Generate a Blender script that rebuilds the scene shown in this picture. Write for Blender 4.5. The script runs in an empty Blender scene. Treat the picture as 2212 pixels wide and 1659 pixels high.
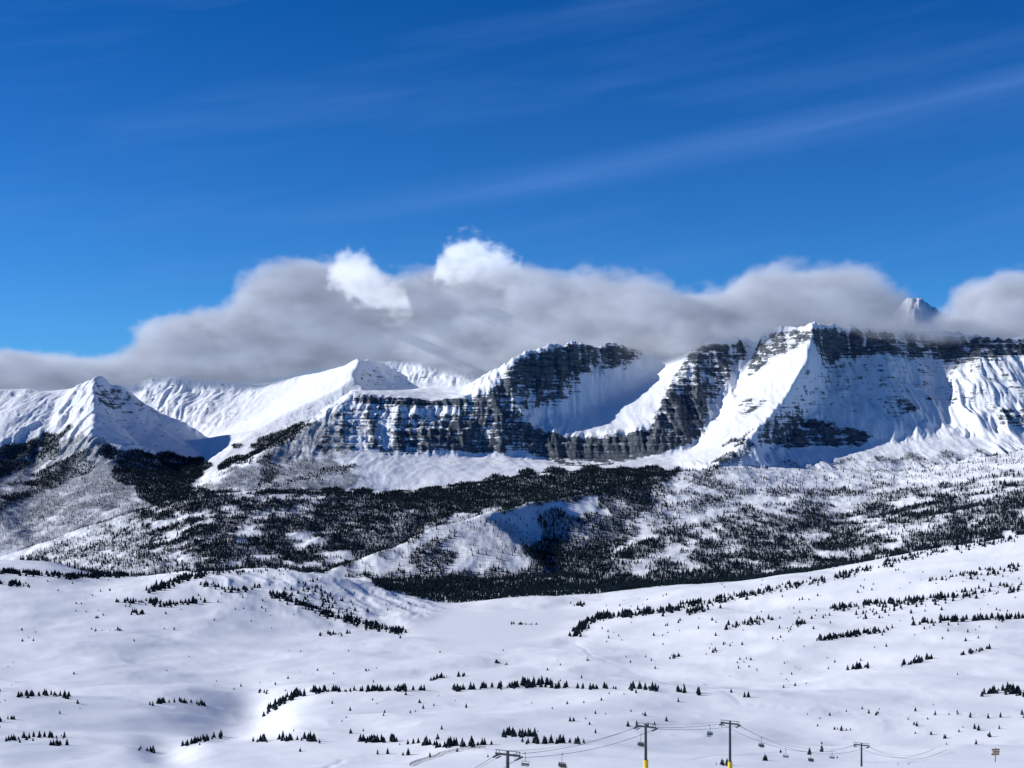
import bpy, math, random, time
import numpy as np
from mathutils import Vector, Matrix
from mathutils.geometry import delaunay_2d_cdt
T0=time.time()
rng=np.random.default_rng(7); random.seed(7)
scene=bpy.context.scene
scene.view_settings.view_transform='Standard'; scene.view_settings.look='None'; scene.view_settings.exposure=0

# ---------------------------------------------------------------- image coordinates
# b and a are image pixel coordinates, across and down: tan(bearing)=(b-B0)/F, tan(elevation)=(A0-a)/F
F=3000.0; B0=1106.0; A0=950.0
SUN=Vector((-0.95,0.08,0.43)).normalized()

# ---------------------------------------------------------------- noise
_p=np.random.default_rng(3).permutation(256); _p=np.concatenate([_p,_p,_p]).astype(np.int32)
_g=np.array([[math.cos(i*math.pi/8),math.sin(i*math.pi/8)] for i in range(16)],dtype=np.float32)
def perlin(x,y,seed=0):
    x=np.asarray(x,dtype=np.float64)+seed*17.31; y=np.asarray(y,dtype=np.float64)+seed*9.77
    xi=np.floor(x).astype(np.int64); yi=np.floor(y).astype(np.int64)
    xf=(x-xi).astype(np.float32); yf=(y-yi).astype(np.float32); xi&=255; yi&=255
    u=xf*xf*xf*(xf*(xf*6-15)+10); v=yf*yf*yf*(yf*(yf*6-15)+10)
    def gr(ix,iy,fx,fy):
        h=_p[_p[ix]+iy]&15; g=_g[h]; return g[...,0]*fx+g[...,1]*fy
    a=gr(xi,yi,xf,yf); b=gr(xi+1,yi,xf-1,yf); c=gr(xi,yi+1,xf,yf-1); d=gr(xi+1,yi+1,xf-1,yf-1)
    return ((a+(b-a)*u)*(1-v)+(c+(d-c)*u)*v)*1.5
def fbm(x,y,o=4,seed=0,gain=.5):
    s=0;a=1;f=1;n=0
    for i in range(o):
        s=s+a*perlin(x*f,y*f,seed+i*3);n+=a;a*=gain;f*=2.03
    return s/n
def ridged(x,y,o=4,seed=0,gain=.5):
    s=0;a=1;f=1;n=0
    for i in range(o):
        s=s+a*(1-2*np.abs(perlin(x*f,y*f,seed+i*3)));n+=a;a*=gain;f*=2.05
    return s/n
def sstep(a,b,x):
    t=np.clip((x-a)/(b-a),0,1); return t*t*(3-2*t)
def inpoly(px,py,poly):
    r=np.zeros(px.shape,bool); n=len(poly)
    for i in range(n):
        x1,y1=poly[i];x2,y2=poly[(i+1)%n]
        if y1==y2: continue
        c=((y1>py)!=(y2>py))&(px<(x2-x1)*(py-y1)/(y2-y1)+x1)
        r^=c
    return r

# ---------------------------------------------------------------- terrain control lines (image pixels plus chosen distance)
LINES=[]  # spurs (priority)
LINES.append([(205,816,7500),(203,880,7100),(198,950,6650),(225,1000,6400),(270,1050,6050),(325,1100,5600)])   # nose of left mountain
LINES.append([(440,988,7300),(440,1010,6850),(430,1042,6250),(405,1080,5800)])
LINES.append([(778,776,8500),(750,830,8100),(700,855,7950),(620,892,7700),(530,945,7350),(480,990,7000)])
LINES.append([(795,852,8000),(745,874,7800),(690,916,7500),(600,957,7200),(500,1008,6700)])
LINES.append([(760,850,7000),(700,900,6800),(620,955,6500),(530,1008,6200),(460,1045,5950)])
LINES.append([(1108,785,7200),(1103,830,7050),(1115,880,6950),(1150,922,6900)])
LINES.append([(1150,922,6900),(1200,938,6900),(1270,942,6900),(1350,935,6900),(1412,912,6930)])
LINES.append([(1180,905,7060),(1250,895,7150),(1310,870,7350),(1370,835,7600),(1430,790,7800)])
LINES.append([(1540,730,7700),(1490,790,7400),(1445,855,7150),(1420,905,6950)])
LINES.append([(1640,745,7700),(1600,820,7400),(1545,900,7100),(1505,960,6800),(1455,1003,6450)])
LINES.append([(1760,704,7300),(1745,790,7000),(1695,868,6780),(1632,938,6500),(1560,1002,6250)])
LINES.append([(1660,735,7520),(1640,830,7100),(1580,910,6800),(1530,965,6600)])
LINES.append([(1800,790,7360),(1790,850,7150),(1720,925,6850),(1650,985,6500)])
LINES.append([(1930,725,7600),(1915,800,7300),(1935,880,7030),(1950,930,6880)])
LINES.append([(2130,738,7450),(2105,830,7150),(2150,885,6950),(2180,930,6800)])
LINES.append([(2030,760,7600),(2020,840,7350),(2040,910,7050)])
LINES.append([(60,840,7600),(30,900,7150),(-40,985,6500),(-90,1060,5900)])
LINES.append([(130,856,7500),(105,925,7080),(75,1000,6600),(65,1090,5850)])
CH=[]
def ch(d,pts): CH.append([(p[0],p[1],p[2] if len(p)>2 else d) for p in pts])
ch(200,[(-330,1725),(1000,1718),(1600,1700),(2212,1680),(2540,1670)])
ch(260,[(-330,1730),(700,1712),(1000,1695),(1350,1674),(1580,1659),(1800,1649),(2050,1640),(2212,1634),(2540,1622)])
ch(330,[(-330,1740),(700,1722),(1000,1705),(1350,1664),(1580,1666),(2212,1675),(2540,1670)])
ch(400,[(-330,1730),(700,1706),(1000,1690),(1300,1660),(1395,1649),(1480,1654),(1580,1656),(1800,1674),(2212,1680),(2540,1675)])
ch(450,[(-330,1715),(700,1692),(1000,1680),(1300,1664),(1395,1658),(1578,1644),(1700,1664),(2212,1682),(2540,1675)])
ch(580,[(-330,1690),(700,1675),(1300,1655),(1600,1662),(1800,1674),(1900,1674),(2212,1660),(2540,1645)])
ch(720,[(-330,1655),(0,1654),(400,1661),(700,1651),(1100,1636),(1400,1632),(1800,1632),(2212,1628),(2540,1612)])
ch(850,[(-330,1605),(0,1600),(290,1622),(360,1660),(430,1618),(700,1606),(1200,1608),(1700,1600),(2212,1580),(2540,1565)])
ch(1100,[(-330,1540),(0,1535),(350,1552),(490,1592),(560,1580),(640,1538),(1000,1532),(1500,1537),(2000,1530),(2212,1518),(2540,1500)])
ch(1300,[(-330,1495),(0,1495),(400,1506),(555,1552),(600,1514),(680,1486),(1000,1482),(1400,1480),(1700,1494),(2000,1470),(2212,1455),(2540,1430)])
ch(1600,[(-330,1445),(0,1450),(500,1466),(1000,1460),(1400,1450),(1700,1432),(2000,1408),(2212,1388),(2540,1360)])
ch(1900,[(-330,1385),(0,1395),(500,1412),(1000,1404),(1300,1397),(1500,1385),(1830,1350),(2212,1306),(2540,1265)])
ch(2300,[(-330,1300),(0,1315),(300,1335),(600,1362),(900,1366),(1240,1366),(1350,1346),(1600,1312),(1830,1282),(2212,1220),(2540,1170)])
ch(2600,[(-330,1230),(0,1250),(200,1268),(400,1262),(600,1280),(750,1315),(850,1325),(1000,1320),(1240,1318),(1400,1294),(1600,1272),(1830,1240),(2212,1168),(2540,1120)])
ch(2900,[(-330,1165,3000),(0,1195,3000),(100,1206,3000),(200,1235,3000),(300,1241,3000),(400,1226,3000),(500,1219,2950),(600,1215,2900),(700,1226),(760,1245),(830,1270),(900,1293),(960,1308),(1080,1300),(1300,1284),(1500,1262,2850),(1830,1222,2800),(2000,1182,2780),(2212,1146,2750),(2540,1095,2700)])
ch(3400,[(-330,1285),(700,1285),(800,1268),(1400,1262),(1600,1258),(1830,1236),(2212,1158),(2540,1110)])
ch(3650,[(-330,1290),(0,1285),(300,1280),(640,1262),(900,1250),(1300,1245),(1600,1228),(1830,1205),(2212,1128),(2540,1080)])
ch(4200,[(1130,1170),(1300,1175),(1450,1150),(1600,1140),(1830,1130),(2000,1095),(2212,1050),(2540,1010)])
ch(0,[(690,1245,3650),(730,1228,3720),(860,1180,3850),(960,1132,4000),(1060,1103,4150),(1150,1088,4300),(1290,1060,4600),(1450,1022,5000),(1560,1008,5100),(1700,1014,5200),(1850,1020,5250),(1950,1018,5250),(2050,1003,5250),(2212,972,5250),(2540,930,5250)])
ch(0,[(780,1228,4000),(860,1200,4200),(1000,1160,4450),(1150,1112,4700),(1300,1078,4950),(1420,1042,5200)])
ch(4400,[(-330,1260),(0,1245),(150,1215),(300,1180),(450,1150),(650,1150),(720,1160)])
ch(0,[(-330,1215,4700),(0,1200,4800),(50,1190,4800),(200,1137,4900),(320,1100,5000),(400,1067,5100),(550,1058,5200),(760,1062,5300),(860,1067,5400),(1000,1050,5500),(1200,1022,5600),(1350,1017,5700),(1450,1026,5750),(1600,1045,5900),(2000,1045,6000),(2212,1020,6000),(2540,990,6000)])
ch(0,[(-330,1230,5000),(0,1215,5000),(200,1160,5200),(320,1125,5400),(400,1092,5650),(480,1080,5700),(550,1075,5700),(760,1078,5800),(860,1080,5900),(1000,1066,5900),(1200,1040,6000),(1450,1035,6100),(1600,1050,6200),(2100,1040,6300),(2540,1010,6400)])
ch(0,[(-330,1020,6300),(-120,1030,6250)])
ch(0,[(-330,850,7800),(-100,842,7700),(0,840,7600),(100,844,7600),(170,836,7550),(205,816,7500),(262,832,7650),(330,884,7720),(400,922,7750),(440,955,7750)])
ch(0,[(262,925,7300),(310,968,7120),(360,1005,6880),(400,1028,6550)])
ch(0,[(270,885,7500),(340,925,7550),(400,955,7570)])
ch(0,[(760,850,7000),(850,858,7000),(930,866,7000),(1000,862,7000),(1050,835,7100),(1090,800,7180),(1110,785,7200),(1150,765,7300),(1200,750,7400),(1250,743,7500),(1310,747,7700),(1370,750,7900),(1440,745,8000),(1490,738,7950),(1540,728,7700),(1600,733,7650),(1640,733,7650),(1665,706,7600),(1720,708,7450),(1760,702,7300),(1800,708,7450),(1900,712,7650),(2000,718,7700),(2100,726,7550),(2212,728,7500),(2540,733,7500)])
ch(0,[(770,843,7250),(850,840,7300),(950,846,7300),(1010,848,7300)])
ch(0,[(640,998,6300),(760,965,6500),(870,982,6550),(950,985,6600),(1020,990,6650),(1090,982,6700),(1200,995,6720),(1290,992,6720),(1400,985,6700),(1480,985,6650)])
ch(0,[(700,1030,6050),(900,1020,6250),(1100,1015,6350),(1300,1012,6400)])
ch(0,[(1720,965,6650),(1800,962,6780),(2000,950,6820),(2212,932,6850),(2540,910,6850)])
ch(0,[(1820,1000,6500),(2000,985,6560),(2212,965,6600),(2540,945,6600)])
ch(0,[(860,880,7750),(950,880,7750),(1050,870,7800),(1120,830,7900),(1200,800,8100)])
ch(0,[(-330,885,8600),(0,885,8500),(180,880,8350),(290,935,8250),(400,950,8200),(455,948,7950)])
ch(0,[(300,905,8500),(400,905,8450),(500,900,8350),(580,885,8300)])
ch(0,[(-330,880,9500),(150,860,9300),(262,828,9100),(330,820,9000),(390,811,9000),(430,820,9000),(480,820,9000),(520,828,9000),(560,832,8950),(600,824,8900),(650,812,8850),(700,802,8800),(745,788,8650),(778,774,8520),(815,780,8800),(850,780,8900),(930,780,8900),(1000,790,8850),(1060,804,8800),(1200,808,9000),(1500,810,9300),(2540,810,9300)])
ch(0,[(805,848,8400),(835,840,8560),(900,838,8520),(1000,838,8450)])
ch(9800,[(-330,920),(500,900),(1100,880),(2540,880)])
ch(11500,[(-330,860),(400,850),(540,826),(600,818),(640,812),(700,830),(1000,812),(1060,803),(1120,820),(1500,830),(1850,800),(1900,705),(1945,646),(1968,626),(1990,632),(2010,650),(2045,668),(2130,740),(2200,820),(2540,850)])
ch(13500,[(-330,950),(2540,950)])
ch(16000,[(-330,960),(2540,960)])

P=[]
def addp(b,a,d,r):
    u=(b-B0)/F; w=math.log(d); z=(A0-a)/F*d
    if r>0 and P:
        arr=np.array([(q[0],q[1]) for q in P]); 
        if np.min(np.hypot(arr[:,0]-u,arr[:,1]-w))<r: return
    P.append((u,w,z))
for L in LINES:
    for i in range(len(L)-1):
        (b0,a0,d0),(b1,a1,d1)=L[i],L[i+1]
        n=max(2,int(math.hypot((b1-b0)/F,math.log(d1/d0))/.008))
        for k in range(n+(1 if i==len(L)-2 else 0)):
            t=k/n; addp(b0+(b1-b0)*t,a0+(a1-a0)*t,d0+(d1-d0)*t,.003)
for L in CH:
    bs=[p[0] for p in L]
    grid=np.unique(np.concatenate([np.arange(bs[0],bs[-1],25),bs]))
    for b in grid:
        addp(b,np.interp(b,bs,[p[1] for p in L]),np.interp(b,bs,[p[2] for p in L]),.0055)
vc,ed,fc,ov,_,_=delaunay_2d_cdt([Vector((p[0],p[1])) for p in P],[],[],0,1e-7)
zs=np.zeros(len(vc))
for i,o in enumerate(ov): zs[i]=P[o[0]][2] if len(o) else 0
vc=np.array([(v[0],v[1]) for v in vc])

NC=1200
U=np.linspace(-.47,.47,NC)
Y=np.concatenate([np.geomspace(200,3100,420)[:-1],np.linspace(3100,5800,270)[:-1],np.linspace(5800,9300,480)[:-1],np.linspace(9300,16000,90)])
W=np.log(Y); NR=len(Y)
Z=np.full((NR,NC),np.nan)
for f in fc:
    a,b,c=f[0],f[1],f[2]
    x0,y0=vc[a];x1,y1=vc[b];x2,y2=vc[c]
    i0=max(0,int(np.searchsorted(U,min(x0,x1,x2)))-1); i1=min(NC,int(np.searchsorted(U,max(x0,x1,x2)))+1)
    j0=max(0,int(np.searchsorted(W,min(y0,y1,y2)))-1); j1=min(NR,int(np.searchsorted(W,max(y0,y1,y2)))+1)
    if i1<=i0 or j1<=j0: continue
    D=(y1-y2)*(x0-x2)+(x2-x1)*(y0-y2)
    if abs(D)<1e-14: continue
    uu,ww=np.meshgrid(U[i0:i1],W[j0:j1])
    l0=((y1-y2)*(uu-x2)+(x2-x1)*(ww-y2))/D; l1=((y2-y0)*(uu-x2)+(x0-x2)*(ww-y2))/D; l2=1-l0-l1
    m=(l0>=-1e-6)&(l1>=-1e-6)&(l2>=-1e-6)
    sub=Z[j0:j1,i0:i1]; val=l0*zs[a]+l1*zs[b]+l2*zs[c]
    sub[m]=val[m]
bad=np.isnan(Z)
if bad.any():
    for j in range(NR):
        m=np.isnan(Z[j])
        if m.any() and not m.all(): Z[j,m]=np.interp(U[m],U[~m],Z[j,~m])
        elif m.all(): Z[j]=Z[j-1]
def blur(A,sr,sc):
    def k(s):
        r=int(3*s)+1; x=np.arange(-r,r+1); g=np.exp(-x*x/(2*s*s)); return g/g.sum(),r
    g,r=k(sr); Pd=np.pad(A,((r,r),(0,0)),'edge'); B=sum(g[i]*Pd[i:i+A.shape[0]] for i in range(2*r+1))
    g,r=k(sc); Pd=np.pad(B,((0,0),(r,r)),'edge'); return sum(g[i]*Pd[:,i:i+A.shape[1]] for i in range(2*r+1))
Zs=blur(Z,2.0,2.0); Zm=blur(Z,8,10)
YY=Y[:,None]*np.ones((1,NC)); XX=Y[:,None]*U[None,:]
far=sstep(2700,3300,YY)
Z0=Zm*(1-far)+Zs*far
pb=XX/YY*F+B0; pa=A0-Z0/YY*F
# meadow hummocks
near=(1-sstep(2900,3500,YY))*sstep(260,900,YY)
lake=blur(inpoly(pb,pa,[(880,1372),(930,1318),(1250,1318),(1215,1372),(1100,1400),(950,1390)]).astype(float),4,8)*(YY<3200)
calm=1-.93*lake
wx=XX+30*fbm(XX/160,YY/160,2,40); wy=YY+30*fbm(XX/160,YY/160,2,41)
Z1=Z0+near*calm*(12*fbm(wx/340,wy/320,2,1)+3.6*fbm(wx/110,wy/130,2,5,.45)+.6*ridged(wx/50,wy/70,2,9))
hill=blur(inpoly(pb,pa,[(300,1235),(500,1215),(640,1212),(760,1245),(960,1310),(900,1345),(700,1340),(500,1300)]).astype(float),5,8)*((YY>2100)&(YY<3100))
Z1=Z1+hill*6*ridged((wx+wy*.5)/75,(wy-wx*.5)/260,3,11)
Z1=Z1+ (1-sstep(300,700,YY))*.2*fbm(XX/30,YY/30,3,12)
# wooded hills
wood=sstep(3100,3700,YY)*(1-sstep(5700,6400,YY))
Z1=Z1+wood*(13*fbm(XX/330,YY/330,4,15)+7*ridged(XX/110,YY/220,3,17))
# mountains: ribs and gullies that run down the slopes
mt=sstep(5700,6500,YY)
gz=np.abs(np.gradient(Zs,axis=0)/np.gradient(Y)[:,None]); gx=np.gradient(Zs,axis=1)/(YY*(U[1]-U[0]))
steep=np.clip(blur(np.hypot(gz,gx),5,5),0,1.3)
sm=sstep(.18,.75,steep)
wx=XX+60*fbm(XX/400,YY/400,3,50); wy=YY+60*fbm(XX/400,YY/400,3,51)
rib=ridged(wx/150,wy/620,4,21,.55); rib2=ridged(wx/48,wy/260,3,25,.5)
big=fbm(XX/520,YY/520,4,30)
calmpoly=[[(1735,725),(1760,712),(1745,790),(1695,868),(1632,938),(1560,1002),(1460,1000),(1560,900),(1640,800)],
 [(1180,905),(1250,895),(1370,790),(1500,740),(1530,745),(1430,870),(1400,925),(1250,940)],
 [(205,830),(262,835),(330,885),(440,950),(445,1000),(300,970),(205,955)],
 [(770,780),(850,785),(850,835),(800,850),(755,845)],
 [(580,835),(770,785),(745,850),(620,895),(480,985),(430,960),(520,900)]]
smooth_face=np.zeros(YY.shape)
for pl in calmpoly: smooth_face+=inpoly(pb,pa,pl)
smooth_face=np.clip(blur(smooth_face,4,6),0,1)
Z1=Z1+mt*((14*(1-.6*smooth_face))*big+sm*(1-.8*smooth_face)*(38*(rib-.15)+15*(rib2-.15))+5*(1-.6*smooth_face)*fbm(XX/90,YY/90,3,33))
pb=XX/YY*F+B0; pa=A0-Z1/YY*F
# ---- rock outcrop distribution
ROCK=[
(.76,[(1060,850),(1095,795),(1150,762),(1250,740),(1390,748),(1370,785),(1300,800),(1240,815),(1190,830),(1150,850),(1110,850)]),
(.56,[(1110,850),(1190,830),(1240,815),(1260,850),(1200,880),(1120,890)]),
(.68,[(1000,862),(1060,845),(1110,850),(1115,885),(1150,925),(1250,946),(1340,942),(1400,925),(1420,880),(1450,820),(1500,745),(1625,735),(1590,800),(1540,880),(1510,950),(1430,982),(1300,1008),(1200,1005),(1130,975),(1080,985),(1010,975),(940,975),(870,985),(840,940),(900,900),(1000,890)]),
(.84,[(1115,915),(1250,946),(1400,930),(1430,860),(1520,850),(1510,945),(1430,978),(1300,1000),(1180,985)]),
(.92,[(760,850),(850,858),(930,864),(1000,860),(1000,882),(900,880),(760,868)]),
(.53,[(740,872),(900,886),(900,910),(850,945),(860,985),(740,975),(660,990),(690,930)]),
(.58,[(1610,800),(1640,735),(1665,712),(1760,708),(1755,740),(1700,765),(1650,790),(1620,820)]),
(.69,[(1760,708),(1900,716),(2212,733),(2540,735),(2540,785),(2212,772),(2050,780),(1900,764),(1790,782),(1760,755)]),
(.76,[(1640,925),(1735,900),(1800,912),(1880,935),(1870,968),(1760,966),(1700,972),(1630,945)]),
(.68,[(2125,875),(2212,885),(2540,880),(2540,925),(2212,925),(2160,918)]),
(.56,[(1580,870),(1640,850),(1660,870),(1600,910)]),
(.40,[(1790,790),(1900,768),(2212,785),(2540,790),(2540,880),(2125,870),(1960,900),(1850,900),(1740,890),(1770,840)]),
(.62,[(1905,870),(1970,868),(1985,895),(1930,905)]),
(.58,[(205,828),(262,836),(300,865),(260,880),(205,870)]),
(.38,[(200,870),(300,865),(430,945),(430,985),(300,965),(205,950)]),
(.40,[(280,820),(560,820),(560,900),(470,930),(380,900),(300,880)]),
(.38,[(775,790),(1060,800),(1060,835),(770,840)]),
]
rock=np.full(Z1.shape,.14)
M=(YY>6000)
for v,pl in ROCK:
    m=inpoly(pb,pa,pl)&M&(YY<9600); rock[m]=v
rock=blur(rock,2.2,3.5)
# snow lies in the gullies, rock stands out on the ribs
rock=np.clip(rock+sstep(.3,.6,rock)*(.34*(rib-.27)+.20*(rib2-.25)),0,1)*mt
rock=np.where((YY>9600),.1,rock)
# terracing of the bedded cliffs
per=38.0
zt=Z1+18*fbm(XX/700,YY/700,2,60)
tr=np.sin(2*np.pi*zt/per)+.5*np.sin(2*np.pi*zt/(per*.41)+1)
Z1=Z1+sstep(.35,.8,rock)*mt*(YY<9500)*3.8*tr
pa=A0-Z1/YY*F

# ---- near rows round the viewpoint and far rows to the horizon
yn=np.linspace(-80,200,30)[:-1]
Zn=[]
for y in yn:
    if y<5: Zn.append(np.full(NC,np.interp(y,[-80,-8,5],[-6,-1.7,-1.8])))
    else:
        t=(y-5)/195; Zn.append(-1.8*(1-t)+Z1[0]*t)
ALLY=np.concatenate([yn,Y,[22000,30000,45000]])
ALLX=np.concatenate([np.maximum(yn,200),Y,[22000,30000,45000]])
ZA=np.vstack([np.array(Zn),Z1,np.full((3,NC),-60.0)])
RK=np.vstack([np.zeros((len(yn),NC)),rock,np.full((3,NC),.5)])
NRA=len(ALLY)

def ground(X,Yq):
    X=np.asarray(X,float);Yq=np.asarray(Yq,float)
    r=np.interp(Yq,ALLY,np.arange(NRA)); r0=np.clip(r.astype(int),0,NRA-2); fr=r-r0
    c=(X/np.maximum(Yq,200)+.47)/.94*(NC-1); c=np.clip(c,0,NC-1.001); c0=c.astype(int); fcx=c-c0
    return (ZA[r0,c0]*(1-fcx)+ZA[r0,c0+1]*fcx)*(1-fr)+(ZA[r0+1,c0]*(1-fcx)+ZA[r0+1,c0+1]*fcx)*fr
def locate(b,a,dmin=200):
    u=(b-B0)/F; c=int(round((u+.47)/.94*(NC-1))); c=max(0,min(NC-1,c))
    col=pa[:,c]; k=np.where((col<=a)&(Y>dmin))[0]
    if len(k)==0: return None
    d=Y[k[0]]; return u*d,d
# packed snow road winding from the lake shore, and groomed runs, pressed into the snow
TRK=np.zeros(ZA.shape)
def carve(path,width,depth):
    Pp=[locate(b,a) for b,a in path]; Pp=[p for p in Pp if p]
    GX=ALLX[:,None]*U[None,:]; GY=ALLY[:,None]*np.ones((1,NC))
    dist=np.full(GX.shape,1e9)
    for (x0,y0),(x1,y1) in zip(Pp[:-1],Pp[1:]):
        L2=(x1-x0)**2+(y1-y0)**2+1e-6; t=np.clip(((GX-x0)*(x1-x0)+(GY-y0)*(y1-y0))/L2,0,1)
        dist=np.minimum(dist,np.hypot(GX-x0-t*(x1-x0),GY-y0-t*(y1-y0)))
    ZA[:]-=depth*np.exp(-(dist/width)**2); TRK[:]=np.maximum(TRK,np.exp(-(dist/width)**2))
carve([(1190,1378),(1215,1384),(1240,1390),(1258,1399),(1270,1410),(1282,1420),(1310,1430)],3.0,.45)
carve([(700,1672),(715,1652),(740,1643),(790,1636),(860,1628),(960,1614)],2.2,.35)
carve([(1500,1640),(1700,1622),(1900,1612),(2212,1600)],2.0,.3)
carve([(1310,1430),(1420,1470),(1600,1520),(1900,1545),(2212,1552)],2.2,.35)

# forest-floor attribute
FOREST=[ # (conifer density, snag density, contrast, polygon)
(1.0,0,.3,[(750,1240),(1000,1222),(1250,1212),(1450,1228),(1700,1232),(1850,1200),(2212,1105),(2540,1050),(2540,1095),(2212,1150),(2000,1190),(1830,1228),(1500,1275),(1300,1295),(1080,1312),(960,1315),(870,1290)]),
(.80,.3,1.1,[(60,1215),(200,1140),(320,1100),(400,1065),(600,1058),(860,1064),(1000,1110),(860,1178),(730,1228),(690,1260),(600,1240),(280,1260),(60,1240)]),
(.25,.8,1.2,[(60,1215),(200,1140),(300,1110),(330,1180),(420,1240),(280,1260),(60,1240)]),
(1.0,.1,.4,[(700,1075),(960,1085),(1000,1110),(860,1178),(790,1200),(700,1160)]),
(1.4,0,.1,[(600,1056),(760,1060),(860,1063),(1200,1015),(1460,1010),(1440,1052),(1300,1072),(1100,1098),(960,1115),(880,1090),(800,1072)]),
(1.15,0,.3,[(1180,1105),(1290,1110),(1250,1170),(1210,1240),(1130,1235),(1160,1170)]),
(1.15,0,.3,[(1300,1060),(1440,1035),(1400,1110),(1350,1160),(1300,1250),(1200,1245),(1250,1170),(1300,1110)]),
(1.0,0,.3,[(870,1235),(930,1165),(985,1150),(990,1180),(965,1230)]),
(0.03,.9,.3,[(730,1228),(960,1132),(1150,1088),(1180,1105),(1130,1235),(965,1230),(990,1160),(930,1165),(870,1235),(760,1240)]),
(.26,.35,1.6,[(1450,1025),(1560,1010),(2212,975),(2212,1110),(1850,1200),(1700,1232),(1450,1232),(1300,1250),(1350,1160)]),
(.60,.5,1.2,[(1380,1170),(1560,1100),(1830,1110),(2212,1050),(2540,1010),(2540,1060),(2212,1110),(1850,1200),(1700,1232),(1320,1240)]),
(.05,.05,.8,[(1560,1008),(2050,1000),(2212,972),(2540,925),(2540,960),(2212,1015),(2060,1050),(1900,1050),(1700,1060),(1580,1030)]),
(1.5,0,.1,[(198,955),(300,975),(440,990),(438,1035),(405,1075),(330,1100),(262,1045)]),
(1.1,.8,.2,[(-300,1080),(-40,990),(60,945),(150,925),(140,955),(0,1045),(-150,1110),(-300,1160)]),
(.04,1.9,.3,[(-300,1160),(-150,1110),(0,1045),(140,955),(196,930),(262,1045),(330,1095),(200,1140),(50,1190),(-300,1210)]),
(.9,.8,.3,[(0,1075),(190,965),(205,995),(100,1060),(0,1115)]),
(1.3,0,.2,[(460,1003),(600,935),(700,902),(692,922),(570,975),(480,1015)]),
(.05,1.7,.3,[(430,1062),(600,965),(740,890),(770,960),(700,1000),(760,1010),(760,1058),(560,1056)]),
(.9,.2,.3,[(560,1000),(600,985),(588,1045),(552,1045)]),
(.7,0,.3,[(560,1048),(700,1020),(780,1000),(780,1010),(640,1046),(560,1056)]),
(.8,0,.3,[(1530,1004),(1632,932),(1610,985),(1560,1010)]),
]
def forest_density(px,py,x,y):
    dc=np.zeros(px.shape); ds=np.zeros(px.shape)
    n=fbm(x/120,y/170,4,70,.62); n2=fbm(x/45,y/60,2,75)
    for c,s,k,pl in FOREST:
        m=inpoly(px+14*np.sin(py*.11+px*.03)+30*n,py+5*np.sin(px*.09)+14*n,pl)
        mod=np.clip(1+k*(3.4*n+1.2*n2),0,1.9) if k>0 else 1
        dc=np.where(m,c*mod,dc); ds=np.where(m,s*np.clip(1+2.4*n+n2,0,1.5),ds)
    return dc,ds
dcg,dsg=forest_density(pb,pa,XX,YY)
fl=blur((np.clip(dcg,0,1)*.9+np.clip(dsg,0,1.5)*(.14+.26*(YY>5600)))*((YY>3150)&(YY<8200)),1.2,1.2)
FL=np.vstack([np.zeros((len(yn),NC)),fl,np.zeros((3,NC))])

def mesh_from(name,V,Fc,mat,smooth=False):
    V=np.asarray(V,np.float32);Fc=np.asarray(Fc,np.int32);k=Fc.shape[1]
    me=bpy.data.meshes.new(name); me.vertices.add(len(V)); me.vertices.foreach_set('co',V.ravel())
    me.loops.add(Fc.size); me.loops.foreach_set('vertex_index',Fc.ravel())
    me.polygons.add(len(Fc)); me.polygons.foreach_set('loop_start',np.arange(0,Fc.size,k,dtype=np.int32))
    me.polygons.foreach_set('use_smooth',np.full(len(Fc),smooth))
    me.update(calc_edges=True); me.validate()
    if mat: me.materials.append(mat)
    ob=bpy.data.objects.new(name,me); scene.collection.objects.link(ob); return ob

# ---------------------------------------------------------------- materials
def newmat(name):
    m=bpy.data.materials.new(name); m.use_nodes=True; nt=m.node_tree
    return m,nt,nt.nodes['Principled BSDF']
def N(nt,t,**k):
    n=nt.nodes.new(t)
    for a,b in k.items(): setattr(n,a,b)
    return n
def MA(nt,op,a,b=None,c=None,clamp=False):
    n=nt.nodes.new('ShaderNodeMath'); n.operation=op; n.use_clamp=clamp
    for i,v in enumerate((a,b,c)):
        if v is None: continue
        if isinstance(v,(int,float)): n.inputs[i].default_value=v
        else: nt.links.new(v,n.inputs[i])
    return n.outputs[0]
def MR(nt,v,a,b,c=0.,d=1.):
    n=nt.nodes.new('ShaderNodeMapRange'); nt.links.new(v,n.inputs[0])
    for i,q in enumerate((a,b,c,d)): n.inputs[i+1].default_value=q
    return n.outputs[0]
def noise(nt,vec,scale,detail=4,rough=.55,sc3=None):
    if sc3:
        mp=N(nt,'ShaderNodeVectorMath',operation='MULTIPLY'); nt.links.new(vec,mp.inputs[0]); mp.inputs[1].default_value=sc3; vec=mp.outputs[0]
    n=N(nt,'ShaderNodeTexNoise'); nt.links.new(vec,n.inputs['Vector']); n.inputs['Scale'].default_value=scale
    n.inputs['Detail'].default_value=detail; n.inputs['Roughness'].default_value=rough; return n.outputs['Fac']
def mixc(nt,f,a,b):
    n=N(nt,'ShaderNodeMix',data_type='RGBA')
    for i,v in ((0,f),(6,a),(7,b)):
        if isinstance(v,(int,float)): n.inputs[i].default_value=v
        elif isinstance(v,tuple): n.inputs[i].default_value=(*v,1)
        else: nt.links.new(v,n.inputs[i])
    return n.outputs[2]
def simple(name,col,rough=.7,metal=0,var=.15,scale=3):
    m,nt,b=newmat(name); g=N(nt,'ShaderNodeNewGeometry')
    n=noise(nt,g.outputs['Position'],scale)
    c=mixc(nt,n,tuple(x*(1-var) for x in col),tuple(min(1,x*(1+var)) for x in col))
    nt.links.new(c,b.inputs['Base Color']); b.inputs['Roughness'].default_value=rough; b.inputs['Metallic'].default_value=metal
    return m

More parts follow.
